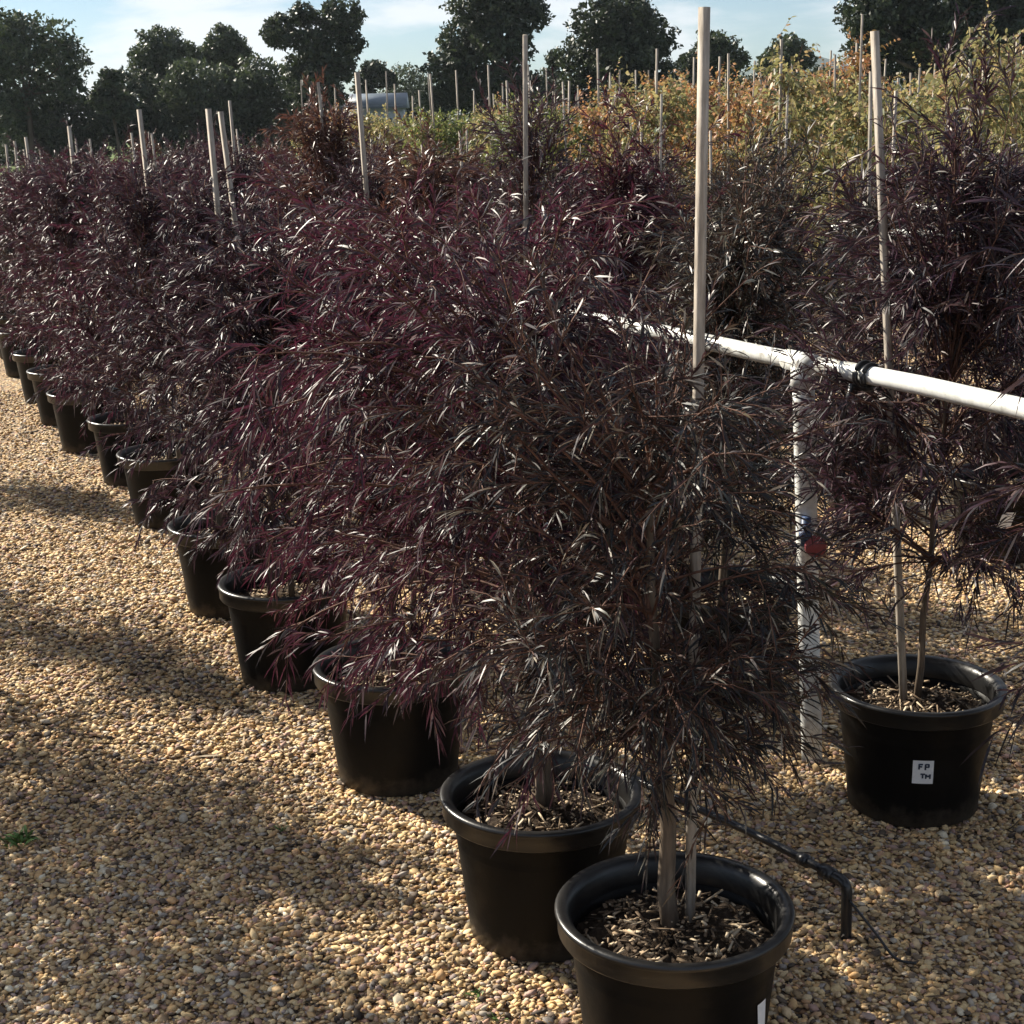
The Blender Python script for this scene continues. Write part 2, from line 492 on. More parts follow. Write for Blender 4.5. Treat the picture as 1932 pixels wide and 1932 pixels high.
# ------------------------------------------------------------------ pot
RB, RT, PH = .168, .203, .34
def pot_mesh():
    pr = [(.02, .004), (RB - .012, .002), (RB, .010), (RB + .004, .05), (RT - .004, PH - .05), (RT, PH - .036), (RT + .001, PH - .032), (RT - .006, PH - .03), (RT - .008, PH - .09), (RT - .014, PH - .13)]
    V, F = lathe(pr, 72)
    return mesh('pot_body', V, F, M['plastic'], smooth=True)
def rim_mesh():
    pr = [(RT + .0025, PH - .046), (RT + .017, PH - .044), (RT + .0195, PH - .040), (RT + .0195, PH - .010), (RT + .0235, PH - .008), (RT + .025, PH - .001), (RT + .021, PH + .004), (RT + .010, PH + .004),
          (RT + .002, PH), (RT - .006, PH - .012), (RT - .009, PH - .05)]
    V, F = lathe(pr, 72)
    return mesh('pot_rim', V, F, M['rim'], smooth=True)
def soil_mesh(seed):
    rng = np.random.default_rng(seed)
    rings, seg = 9, 40
    rr = np.linspace(0, RT - .0125, rings)
    th = np.arange(seg) * 2 * math.pi / seg
    X = rr[:, None] * np.cos(th); Y = rr[:, None] * np.sin(th)
    Z = .268 + rng.normal(size=X.shape) * .006 + .015 * (1 - (rr[:, None] / RT) ** 2)
    V = np.stack([X, Y, Z], -1).reshape(-1, 3)
    idx = np.arange(rings * seg).reshape(rings, seg)
    a = idx[:-1]; b = np.roll(a, -1, 1); c = idx[1:]; d = np.roll(c, -1, 1)
    F = [np.stack([a, c, d, b], -1).reshape(-1, 4)]
    n0 = sum(len(f) for f in F)
    parts = [(V, F)]
    n = 420
    r = np.sqrt(rng.uniform(0, 1, n)) * (RT - .03); t = rng.uniform(0, 6.283, n)
    P = np.stack([r * np.cos(t), r * np.sin(t), .276 + .012 * (1 - (r / RT) ** 2) + rng.uniform(0, .012, n)], -1)
    for i in range(n):
        s = rng.gamma(2, .005) + .003, rng.uniform(.002, .008), rng.uniform(.001, .004)
        if i % 12 == 0: s = rng.uniform(.03, .08), .003, .003
        v, f = box((0, 0, 0), s)
        a1, a2 = rng.uniform(0, 3.1), rng.uniform(-.5, .5)
        v = v @ np.array([[math.cos(a2), 0, math.sin(a2)], [0, 1, 0], [-math.sin(a2), 0, math.cos(a2)]]) @ np.array([[math.cos(a1), math.sin(a1), 0], [-math.sin(a1), math.cos(a1), 0], [0, 0, 1]])
        parts.append((v + P[i], f))
    V, F = merge(parts)
    tint = np.concatenate([np.zeros(rings * seg), np.repeat(rng.uniform(0, 1, n) ** 1.1, 8)])
    return mesh('soil', V, F, [M['soil'], M['mulch']], tint, fm=[0] * n0 + [1] * (sum(len(f) for f in F) - n0))
POT, RIM = pot_mesh(), rim_mesh()
SOIL = [soil_mesh(i) for i in range(3)]

def stake_mesh(p0, p1, w=.024):
    p0, p1 = np.array(p0, float), np.array(p1, float)
    t = np.linspace(0, 1, 5)[:, None]
    P = (p0 * (1 - t) + p1 * t)[None]
    V, F = tubes(P, np.full((1, 5), w * .5), 4)
    return mesh('stake_shape', V, F, M['timber'])

def shrub(meshes, x, y, rz, label, group, soil=0, stake=None, sc=1.0, name='potted_shrub', cat='potted shrub', potsc=1.0):
    root = empty(name, (x, y, 0), rz)
    tag(root, label, cat, group)
    p = link('pot', POT, root)
    link('rim', RIM, p)
    link('soil', SOIL[soil % 3], root)
    tr = link('stem', meshes[0], root)
    fo = link('foliage', meshes[1], root)
    if sc != 1.0:
        for o in (tr, fo):
            o.scale = (sc, sc, sc)
            o.location.z = .27 * (1 - sc)
    for s in (stake or []):
        top, bot, w_ = s
        # stakes are given in world axes; undo the root's turn
        c_, s_ = math.cos(-rz), math.sin(-rz)
        f = lambda q: ((q[0] - x) * c_ - (q[1] - y) * s_, (q[0] - x) * s_ + (q[1] - y) * c_, q[2])
        link('stake', stake_mesh(f(bot), f(top), w_), root)
    return root

# ------------------------------------------------------------------ ground
V = np.array([[-700, -30, 0], [700, -30, 0], [700, 1600, 0], [-700, 1600, 0]], float)
g = link('ground', mesh('ground', V, [np.array([[0, 1, 2, 3]])], M['gravel']))
tag(g, 'tan gravel yard under the rows of pots', kind='structure')
V = np.array([[-690, 38, .006], [690, 38, .006], [690, 1590, .006], [-690, 1590, .006]], float)
g = link('field', mesh('field', V, [np.array([[0, 1, 2, 3]])], M['grass']))
tag(g, 'green grass beyond the nursery yard', kind='structure')
# far hill
xs = np.linspace(-260, 900, 60); ys = np.linspace(0, 400, 14)
XX, YY = np.meshgrid(xs, ys, indexing='ij')
ridge = 22 + 30 * np.exp(-((XX - 245) / 60) ** 2) + 4 * np.sin(XX / 47) + 2 * np.sin(XX / 19 + 2)
ZZ = ridge * np.sin(np.clip(YY / 400, 0, 1) * math.pi) ** .8 - .5
idx = np.arange(60 * 14).reshape(60, 14)
Fh = np.stack([idx[:-1, :-1], idx[1:, :-1], idx[1:, 1:], idx[:-1, 1:]], -1).reshape(-1, 4)
h = link('hill', mesh('hill', np.stack([XX, YY + 1150, ZZ], -1).reshape(-1, 3), [Fh], M['hill'], smooth=True))
tag(h, 'blue distant hill seen between the far trees', kind='structure')

def pebbles():
    rng = np.random.default_rng(5)
    def region(y0, y1, dens, x0f, x1f, smin, smax):
        n = int(dens * (y1 - y0) * ((x1f - x0f) * (y0 + y1) / 2 + .5))
        y = rng.uniform(y0, y1, n * 2)
        x = rng.uniform(x0f, x1f, n * 2) * y
        k_ = rng.uniform(0, 1, n * 2) < (y / y1)
        x, y = x[k_][:n], y[k_][:n]
        s = rng.uniform(smin, smax, len(x))
        return x, y, s
    R = [region(1.9, 4.2, 9000, -.46, .46, .0042, .0092), region(4.2, 7.0, 4600, -.42, .2, .0055, .0105), region(4.2, 6.5, 2500, .2, .45, .005, .0095), region(7.0, 11.0, 1300, -.42, -.12, .006, .011)]
    x = np.concatenate([r[0] for r in R]); y = np.concatenate([r[1] for r in R]); s = np.concatenate([r[2] for r in R])
    N = len(x)
    ph = (1 + 5 ** .5) / 2
    ico = np.array([[-1, ph, 0], [1, ph, 0], [-1, -ph, 0], [1, -ph, 0], [0, -1, ph], [0, 1, ph], [0, -1, -ph], [0, 1, -ph], [ph, 0, -1], [ph, 0, 1], [-ph, 0, -1], [-ph, 0, 1]])
    ico /= np.linalg.norm(ico[0])
    fc = np.array([[0, 11, 5], [0, 5, 1], [0, 1, 7], [0, 7, 10], [0, 10, 11], [1, 5, 9], [5, 11, 4], [11, 10, 2], [10, 7, 6], [7, 1, 8], [3, 9, 4], [3, 4, 2], [3, 2, 6], [3, 6, 8], [3, 8, 9], [4, 9, 5], [2, 4, 11], [6, 2, 10], [8, 6, 7], [9, 8, 1]])
    sc = np.stack([rng.uniform(.8, 1.6, N), rng.uniform(.65, 1.1, N), rng.uniform(.3, .6, N)], -1) * (s * rng.choice([.6, .85, 1, 1.15, 1.45], N, p=[.15, .25, .3, .2, .1]))[:, None]
    V = ico[None] * sc[:, None] * (1 + rng.normal(size=(N, 12, 1)) * .17)
    a = rng.uniform(0, 6.283, N); ti = rng.uniform(-.6, .6, N)
    ct, st_ = np.cos(ti)[:, None], np.sin(ti)[:, None]
    X, Y, Z = V[..., 0], V[..., 1], V[..., 2]
    X, Z = X * ct - Z * st_, X * st_ + Z * ct
    ca, sa = np.cos(a)[:, None], np.sin(a)[:, None]
    X, Y = X * ca - Y * sa, X * sa + Y * ca
    V = np.stack([X + x[:, None], Y + y[:, None], Z + (rng.uniform(.2, 1.5, N) * sc[:, 2])[:, None]], -1)
    F = (fc[None] + (np.arange(N) * 12)[:, None, None]).reshape(-1, 3)
    patch = .5 + .5 * np.sin(x * 2.1 + 1) * np.sin(y * 1.7)
    tint = np.clip(rng.beta(1.25, 1.15, N) + (patch - .5) * .12, 0, 1)
    me = mesh('pebbles', V.reshape(-1, 3), [F], M['pebble'], np.repeat(tint, 12), smooth=False)
    o = link('gravel', me)
    tag(o, 'loose tan and orange gravel stones on the ground', kind='stuff')
pebbles()

# ------------------------------------------------------------------ far trees
def far_tree(seed, D, lobes, trunk, label, mat='gum', n=9000, q=.115, name='tree', cat='tree', group='trees behind the nursery'):
    """lobes: (x, z, r, depth offset) in metres, trunk: (x, height, radius)"""
    rng = np.random.default_rng(seed)
    root = empty(name, (trunk[0], D, 0))
    tag(root, label, cat, group)
    lob = np.array(lobes, float)
    lob[:, 0] -= trunk[0]
    lob[:, 2] *= 1.04
    wgt = lob[:, 2] ** 2
    B = []
    cl = []
    for (lx, lz, r, dy) in lob:
        m_ = int(60 + 30 * r)
        dd = norm(rng.normal(size=(m_, 3)))
        rad = r * rng.uniform(.35, 1.12, m_) ** .6
        c = dd * rad[:, None] * np.array([1, 1, .88]) + np.array([lx, dy, lz])
        cr = r * rng.uniform(.10, .30, m_)
        cl.append(np.concatenate([c, cr[:, None]], 1))
    cl = np.concatenate(cl)
    pr = cl[:, 3] ** 2; pr /= pr.sum()
    ci = rng.choice(len(cl), n, p=pr)
    dd = norm(rng.normal(size=(n, 3)))
    pos = cl[ci, :3] + dd * (cl[ci, 3] * rng.uniform(.35, 1.1, n))[:, None] * np.array([1, 1, .75])
    a = norm(rng.normal(size=(n, 3))); b = norm(np.cross(a, rng.normal(size=(n, 3))))
    core = rng.uniform(0, 1, n) < .24
    li = rng.choice(len(lob), n, p=wgt / wgt.sum())
    pc = lob[li][:, [0, 3, 1]] + dd * (lob[li, 2] * rng.uniform(0, .86, n) ** .5)[:, None] * np.array([1, 1, .9])
    pos = np.where(core[:, None], pc, pos)
    s = (q * rng.uniform(.5, 1.3, n) * np.where(core, 1.5, 1))[:, None]
    V = np.stack([pos - a * s, pos + b * s * .5, pos + a * s, pos - b * s * .5], 1).reshape(-1, 3)
    F = [np.arange(n * 4).reshape(n, 4)]
    ct = rng.normal(size=len(cl)) * .18
    tint = np.clip(rng.uniform(.1, .8, n) + ct[ci], 0, 1)
    link('crown', mesh('crown', V, F, M[mat], np.repeat(tint, 4)), root)
    # trunk with limbs to the lobes
    h, r0 = trunk[1], trunk[2]
    K = 8
    t = np.linspace(0, 1, K)
    P = [np.stack([.25 * np.sin(t * 3 + seed) * t, .2 * t, t * h], -1)]
    Rr = [r0 * (1 - .6 * t)]
    for (lx, lz, r, dy) in lob:
        s0 = P[0][4 + int(rng.integers(0, 3))]
        e = np.array([lx, dy, lz])
        mid = (s0 + e) / 2 + np.array([0, 0, -.12 * r])
        P.append(((1 - t)[:, None] ** 2) * s0 + 2 * ((1 - t) * t)[:, None] * mid + (t[:, None] ** 2) * e)
        Rr.append(r0 * .45 * (1 - .8 * t))
    V, F = tubes(np.array(P), np.array(Rr), 7)
    link('trunk', mesh('trunk', V, F, M['treebark'], smooth=True), root)
    return root

far_tree(1, 78, [(-23.69, 5.57, 1.65, -1.16), (-21.99, 6.02, 1.38, -0.32), (-20.93, 5.14, 1.17, 0.27), (-22.73, 3.7, 1.86, 1.3), (-20.8, 3.78, 0.85, -0.4), (-24.22, 2.99, 1.6, 0.0), (-25.59, 5.74, 2.13, 0.99), (-23.21, 6.53, 0.93, -0.65)], (-23.07, 4.93, 0.18), 'broad grey-green tree at the left edge of the view', 'gumlight', 18200)
far_tree(2, 72, [(-17.35, 3.93, 0.54, -0.38), (-17.7, 3.13, 0.69, -0.16), (-17.14, 2.78, 0.74, 0.17)], (-17.35, 3.28, 0.09), 'thin low sapling right of the broad left-edge tree', 'gum', 3380)
far_tree(3, 86, [(-17.84, 5.76, 1.23, -0.86), (-18.75, 4.97, 1.06, -0.25), (-16.89, 5.34, 0.94, 0.22), (-18.27, 4.01, 1.41, 0.99)], (-17.96, 5.02, 0.15), 'rounded tree with a flat dome second from the left', 'gumlight', 11700)
far_tree(4, 90, [(-15.28, 6.15, 1.04, -0.73), (-14.51, 5.71, 0.74, -0.17), (-16.11, 5.6, 0.8, 0.19), (-15.23, 4.59, 1.17, 0.82)], (-15.25, 5.51, 0.13), 'small domed tree between the flat dome and the tall open tree', 'gumlight', 9100)
far_tree(5, 82, [(-15.54, 3.73, 1.62, -1.14), (-14.09, 3.31, 1.62, -0.38), (-16.83, 2.72, 1.51, 0.35), (-12.91, 2.76, 1.34, 0.94)], (-15.46, 3.13, 0.15), 'low spreading tree below the small domed tree', 'gumlight', 11700)
far_tree(6, 80, [(-18.23, 3.25, 1.53, -1.07), (-19.61, 2.52, 1.53, -0.36), (-17.42, 1.82, 1.37, 0.32), (-18.76, 1.6, 1.37, 0.96)], (-18.33, 2.30, 0.15), 'dark low tree between the left-edge tree and the flat dome', 'gum', 11700)
far_tree(7, 84, [(-12.31, 4.09, 1.38, -0.96), (-13.34, 3.05, 1.58, -0.37), (-11.11, 3.27, 1.49, 0.35), (-9.58, 3.5, 1.26, 0.88), (-10.2, 2.31, 1.32, -0.62)], (-12.25, 3.24, 0.15), 'dense low tree at the foot of the tall open tree', 'gumlight', 10400)
far_tree(8, 76, [(-10.19, 5.96, 0.93, -0.65), (-9.18, 6.69, 0.67, -0.16), (-7.5, 6.53, 1.09, 0.25), (-7.01, 5.41, 0.67, 0.47), (-8.8, 5.38, 0.88, -0.41), (-7.9, 4.57, 1.14, 0.0), (-9.38, 4.07, 1.04, 0.48), (-8.68, 3.09, 1.19, -0.84)], (-7.84, 5.21, 0.20), 'tall open tree with separate leafy tufts and sky gaps', 'gum', 14300)
far_tree(9, 95, [(-7.41, 4.69, 0.78, -0.54), (-8.01, 3.95, 0.78, -0.18), (-6.75, 4.23, 0.58, 0.14)], (-7.43, 4.29, 0.11), 'small ragged tree above the blue-roofed shed', 'gum', 4550)
far_tree(10, 125, [(-7.16, 4.75, 1.54, -1.08), (-8.32, 3.59, 1.45, -0.34), (-5.84, 3.73, 1.54, 0.36), (-7.13, 2.36, 1.71, 1.19)], (-7.15, 3.61, 0.15), 'pale hazy tree right of the blue-roofed shed', 'gumlight', 7800)
far_tree(11, 74, [(-1.03, 6.84, 1.31, -0.92), (0.48, 7.26, 1.31, -0.31), (1.42, 6.44, 0.91, 0.21), (-1.6, 5.24, 1.26, 0.88), (0.14, 5.2, 1.46, -0.68), (-2.32, 4.09, 1.16, 0.0), (-1.13, 3.12, 1.52, 0.71), (0.69, 3.08, 1.31, -0.92), (-2.86, 2.69, 0.86, -0.2)], (-0.51, 4.88, 0.22), 'tall dark tree left of the centre running out of the top', 'gum', 23400)
far_tree(12, 76, [(4.62, 6.01, 1.35, -0.94), (5.99, 6.22, 1.3, -0.3), (7.1, 5.24, 1.14, 0.27), (4.11, 4.48, 1.35, 0.94), (5.85, 4.2, 1.71, -0.8), (7.35, 3.44, 1.09, 0.0), (3.84, 2.8, 1.3, 0.61), (6.34, 2.25, 1.3, -0.91)], (5.72, 4.33, 0.22), 'big round-topped dark tree right of the centre', 'gum', 22100)
far_tree(13, 85, [(11.15, 5.04, 1.1, -0.77), (12.13, 4.48, 0.93, -0.22), (10.18, 4.13, 1.04, 0.24), (11.3, 3.16, 1.33, 0.93)], (11.16, 4.20, 0.15), 'medium round tree just right of the tallest stake', 'gumlight', 9100)
far_tree(14, 92, [(16.2, 5.07, 1.07, -0.75), (17.05, 4.7, 0.82, -0.19), (15.39, 4.51, 0.82, 0.19), (16.17, 3.61, 1.26, 0.88)], (16.23, 4.47, 0.14), 'small lone round tree beside the distant hill', 'gumlight', 7800)
far_tree(15, 88, [(17.35, 3.49, 0.78, -0.55), (18.38, 3.05, 0.96, -0.22), (13.88, 3.15, 0.72, 0.17), (13.45, 2.6, 0.84, 0.59), (16.94, 2.52, 1.08, -0.5)], (17.78, 2.96, 0.11), 'low dark thicket tree under the distant hill', 'gum', 7800)
far_tree(16, 68, [(15.12, 5.63, 1.11, -0.78), (15.49, 4.35, 0.97, -0.23), (16.76, 6.23, 1.44, 0.34), (17.27, 4.52, 1.44, 1.01), (18.78, 5.55, 1.67, -0.78), (20.76, 5.92, 1.74, 0.0), (19.31, 3.83, 1.44, 0.67), (21.31, 4.0, 1.53, -1.07), (22.6, 4.82, 1.62, -0.38), (15.98, 3.26, 0.84, 0.19), (18.24, 2.78, 1.07, 0.75), (20.94, 2.5, 1.16, -0.54), (23.16, 2.88, 1.39, 0.0)], (18.45, 4.33, 0.29), 'huge dark tree filling the top right corner', 'gum', 49400)
far_tree(17, 83, [(9.39, 3.16, 1.02, -0.71), (8.44, 2.66, 1.02, -0.24), (2.7, 3.45, 0.96, 0.22), (2.85, 4.76, 0.57, 0.4), (9.66, 4.34, 0.62, -0.29)], (8.85, 3.67, 0.13), 'low dark tree between the round-topped tree and the medium tree', 'gum', 6500)
far_tree(18, 80, [(-21.9, 2.06, 1.42, -0.99), (-23.54, 1.45, 1.37, -0.32), (-20.93, 1.0, 1.23, 0.29)], (-21.95, 1.50, 0.13), 'low dark tree under the left-edge tree', 'gum', 7800)
far_tree(19, 84, [(-15.27, 1.27, 1.43, -1.0), (-13.6, 1.31, 1.38, -0.32), (-16.97, 0.85, 1.29, 0.3)], (-14.79, 1.20, 0.13), 'low dark tree beneath the spreading trees', 'gum', 7800)
far_tree(20, 86, [(-11.06, 1.5, 1.35, -0.95), (-9.63, 1.61, 1.17, -0.27), (-12.24, 0.84, 1.17, 0.27)], (-10.77, 1.32, 0.13), 'low dark tree left of the blue-roofed shed', 'gum', 6500)
far_tree(21, 96, [(-7.87, 1.98, 1.11, -0.78), (-5.96, 1.94, 1.25, -0.29), (-4.06, 1.89, 1.18, 0.28), (1.67, 2.37, 1.31, 0.92), (3.26, 2.79, 1.25, -0.58)], (-4.61, 2.19, 0.13), 'low dark thicket behind the field left of the big dark trees', 'gum', 9100)
far_tree(22, 97, [(10.98, 2.62, 1.13, -0.79), (12.74, 2.89, 1.13, -0.26), (14.5, 2.85, 1.13, 0.26), (15.78, 2.97, 1.06, 0.74), (17.7, 3.02, 1.06, -0.49), (19.31, 2.8, 1.13, 0.0), (20.9, 3.01, 1.26, 0.59)], (15.13, 2.88, 0.13), 'low dark thicket under the medium and lone round trees', 'gum', 9100)
far_tree(23, 88, [(-27.19, 1.59, 1.86, -1.3), (-25.36, 0.98, 1.68, -0.39), (-28.87, 0.92, 1.5, 0.35), (-23.62, 0.8, 1.5, 1.05), (-26.45, 0.29, 1.2, -0.56)], (-26.74, 1.20, 0.13), 'low grey-green tree at the foot of the left-edge tree', 'gumlight', 10400)

# ------------------------------------------------------------------ shed
sh = empty('garden_shed', (-7.4, 92, 0))
tag(sh, 'pale shed with a blue-grey roof among the far trees', 'shed')
v, f = box((0, 0, 1.4), (3.6, 3.0, 2.6)); link('wall', mesh('wall', v, f, M['shedwall']), sh)
v = np.array([[-2.0, -1.8, 2.55], [2.0, -1.8, 2.55], [2.0, 1.8, 2.55], [-2.0, 1.8, 2.55], [-2.0, 0, 3.4], [2.0, 0, 3.4]], float)
link('roof', mesh('roof', v, [np.array([[0, 1, 5, 4], [2, 3, 4, 5], [0, 3, 2, 1]]), np.array([[0, 4, 3], [1, 2, 5]])], M['shedroof']), sh)
v, f = box((.7, -1.503, 1.0), (.9, .02, 2.0)); link('door', mesh('door', v, f, M['dark']), sh)
v, f = box((-1.0, -1.503, 1.7), (.9, .02, .7)); link('window', mesh('window', v, f, M['dark']), sh)


# ------------------------------------------------------------------ purple shrubs
ORD = 'first second third fourth fifth sixth seventh eighth ninth tenth eleventh twelfth thirteenth fourteenth fifteenth sixteenth seventeenth eighteenth nineteenth twentieth'.split() + ['twenty-%s' % q for q in 'first second third fourth fifth sixth seventh eighth ninth'.split()]
GA = 'purple shrubs in the long front row'
GB = 'purple shrubs in the row behind the white rail'
GC = 'purple shrubs in the two rows across the gravel aisle'
GZ = 'purple shrubs in the row off to the left of the path'
def xa(y):
    return .29 - .43 * (y - 2.68)

near = {}
near['P1'] = shrub_meshes('p1', 11, H=1.34, zb=.62, R=.37, nprim=96, nsec=8, per=22, leaf_l=.044, leaf_w=.0035, mat='dusk', stems=1, stem_r=.017, droop=.065, lift=.95, bias=(-.3, .1), seclen=(.08, .22), el0=18)
near['P2'] = shrub_meshes('p2', 12, H=1.56, zb=.62, R=.44, nprim=124, nsec=8, per=26, leaf_l=.048, leaf_w=.0038, mat='plumred', stems=2, droop=.11, lift=.95, bias=(-.55, -.1), seclen=(.08, .22), el0=18)
near['P3'] = shrub_meshes('p3', 13, H=1.47, zb=.52, R=.41, nprim=122, nsec=8, per=28, leaf_l=.046, leaf_w=.0040, mat='burgundy', stems=2, droop=.10, lift=1.1, bias=(.1, 0), seclen=(.08, .2), el0=22)
near['P4'] = shrub_meshes('p4', 14, H=1.42, zb=.50, R=.38, nprim=104, nsec=8, per=28, leaf_l=.045, leaf_w=.0044, mat='plum', stems=2, droop=.09, lift=1.1, bias=(.2, 0), seclen=(.08, .2), el0=22)
near['P5'] = shrub_meshes('p5', 15, H=1.46, zb=.46, R=.38, nprim=100, nsec=8, per=26, leaf_l=.045, leaf_w=.0048, mat='plum', stems=2, droop=.08, lift=1.15, bias=(.2, 0), seclen=(.08, .2), el0=24)
near['R1'] = shrub_meshes('r1', 21, H=1.50, zb=.66, R=.46, nprim=114, nsec=8, per=25, leaf_l=.055, leaf_w=.0042, mat='plum', stems=1, stem_r=.011, droop=.04, lift=1.15, spike=.34, bias=(-.05, .15), seclen=(.08, .22), el0=20)
near['R2'] = shrub_meshes('r2', 22, H=1.46, zb=.50, R=.46, nprim=124, nsec=7, per=26, leaf_l=.046, leaf_w=.0044, mat='blackgreen', stems=2, droop=.06, lift=1.15, spike=.15, bias=(.5, .3), seclen=(.08, .22), el0=22)
near['R0'] = shrub_meshes('r0', 23, H=1.50, zb=.60, R=.52, nprim=80, nsec=7, per=22, leaf_l=.08, leaf_w=.0055, mat='plum', stems=2, droop=.03, lift=1.0, spike=.25, bias=(-.35, .2))
near['R3'] = shrub_meshes('r3', 24, H=1.52, zb=.46, R=.46, nprim=120, nsec=7, per=26, leaf_l=.046, leaf_w=.0046, mat='burgundy', stems=2, droop=.06, lift=1.15, spike=.15, bias=(.3, .2), seclen=(.08, .22), el0=22)
near['R4'] = shrub_meshes('r4', 25, H=1.88, zb=.7, R=.34, nprim=60, nsec=6, per=20, leaf_l=.052, leaf_w=.0048, mat='plum', stems=1, droop=.02, lift=1.35, spike=.3, el0=25)
FK = dict(zb=.40, nprim=84, nsec=7, per=26, leaf_l=.046, leaf_w=.0054, stems=2, seclen=(.1, .22), el0=25)
far_m = [shrub_meshes('fa', 31, H=1.46, R=.44, mat='plum', droop=.06, lift=1.1, spike=.15, **FK),
         shrub_meshes('fb', 32, H=1.48, R=.44, mat='plumred', droop=.07, lift=1.1, spike=.12, **FK),
         shrub_meshes('fc', 33, H=1.46, R=.44, mat='blackgreen', droop=.06, lift=1.15, spike=.15, **FK),
         shrub_meshes('fd', 34, H=1.54, R=.42, mat='bronze', droop=.05, lift=1.2, spike=.22, tipcol=.3, **FK)]

def st(topx, topy, topz, bx, by, w=.022):
    return ((topx, topy, topz), (bx, by, .22), w)

# front row, from the camera outwards
shrub(near['P1'], .29, 2.68, 0, 'blackish shrub in the pot nearest the camera, a tall bare stake rising from it', GA, 0, [st(.345, 2.745, 1.975, .325, 2.725, .0205)])
shrub(near['P2'], .05, 3.22, 0, 'broad weeping burgundy shrub in second pot of the front row, behind the nearest pot', GA, 1)
shrub(near['P3'], -.34, 4.10, 0, 'burgundy shrub in third pot of the front row, weeping over its grey-lit rim', GA, 2)
shrub(near['P4'], -.75, 4.93, 0, 'burgundy shrub in fourth pot of the front row, red lower leaves hanging down the pot', GA, 0)
shrub(near['P5'], -1.08, 5.72, 0, 'plum shrub in fifth pot of the front row with a pair of splayed stakes', GA, 1, [st(-1.035, 5.66, 1.86, -1.0, 5.68), st(-1.0, 5.70, 1.85, -.90, 5.74, .02)])
ordn = ['sixth', 'seventh', 'eighth', 'ninth', 'tenth', 'eleventh', 'twelfth', 'thirteenth', 'fourteenth']
pos = [(-1.60, 7.08), (-1.97, 7.98), (-2.43, 8.86), (-2.80, 9.72), (-3.15, 10.55), (-3.65, 11.75), (-4.0, 12.7), (-4.4, 13.6), (-4.85, 14.6)]
feel = ['plum shrub with pale lower leaves', 'dark plum shrub with white-lit lower leaves', 'purple shrub over a fully visible pot', 'burgundy shrub partly hidden by its neighbours', 'small far purple shrub', 'small far plum shrub', 'far dark shrub', 'far purple shrub', 'farthest visible purple shrub']
mi = [0, 1, 0, 1, 0, 2, 1, 0, 1]
rs = random.Random(3)
for i, (x, y) in enumerate(pos):
    top = 1.88 - .03 * i
    lx = rs.uniform(-.05, .03)
    shrub(far_m[mi[i]], x, y, rs.uniform(0, 6), '%s in the %s pot of the front row' % (feel[i], ordn[i]), GA, i,
          [st(x + .02 + lx, y + .05, top, x + .05, y + .04)] if i not in (1, 3) else None, sc=[.98, 1.03, 1.0, .97, .95, .9, .9, .88, .86][i])

# row behind the rail
r1 = shrub(near['R1'], 1.05, 3.83, 0, 'open shrub with bare pale stems in pot bearing a small square white label', GB, 1, [st(.905, 3.92, 1.985, 1.03, 3.86, .022)])
shrub(near['R0'], 1.66, 3.05, 0, 'shrub leaning into the right edge with long slender leaves, nearest behind the rail', GB, 2)
shrub(near['R2'], .68, 4.72, 0, 'blackish shrub right behind the rail post, next beyond the labelled pot', GB, 0)
shrub(near['R3'], .34, 5.52, 0, 'burgundy shrub behind the rail where the rail disappears into leaves', GB, 2)
shrub(near['R4'], .06, 6.05, 2.2, 'tallest wispy purple shrub, tip against the dark trees, beside a tall stake', GB, 1, [st(.085, 5.60, 2.08, .06, 5.92)])
shrub(far_m[3], -.33, 6.75, 2.9, 'bronze-tinged purple shrub behind the rail just right of a tall pale stake', GB, 0)
shrub(far_m[0], -.62, 7.45, 1.3, 'plum shrub behind the rail holding a tall pale stake where the rail shows again', GB, 1, [st(-.65, 7.28, 2.02, -.60, 7.36, .026)])
B_extra = [(8.35, 3, 1.14, 'pink and bronze tipped tall shrub rising above the row behind the rail'), (9.2, 1, 1.0, None), (10.1, 0, 1.02, None), (11.0, 1, .98, None), (11.9, 0, 1.0, None), (12.8, 2, .95, None), (13.7, 0, .93, None), (14.7, 1, .92, None),
           (15.7, 0, .9, None), (16.8, 1, .88, None), (18.0, 0, .86, None), (19.3, 2, .84, None), (20.6, 1, .82, None)]
for i, (y, m_, sc, lb) in enumerate(B_extra):
    x = xa(y) + 1.25 + rs.uniform(-.06, .06)
    tz = 1.98 - .035 * i + rs.uniform(-.06, .06)
    shrub(far_m[m_], x, y, rs.uniform(0, 6), lb or 'far purple shrub whose crown shows %s in the row behind the rail' % ORD[i + 7], GB, i, [st(x + rs.uniform(-.06, .02), y, tz, x + .04, y)] if i % 3 != 1 else None, sc=sc)

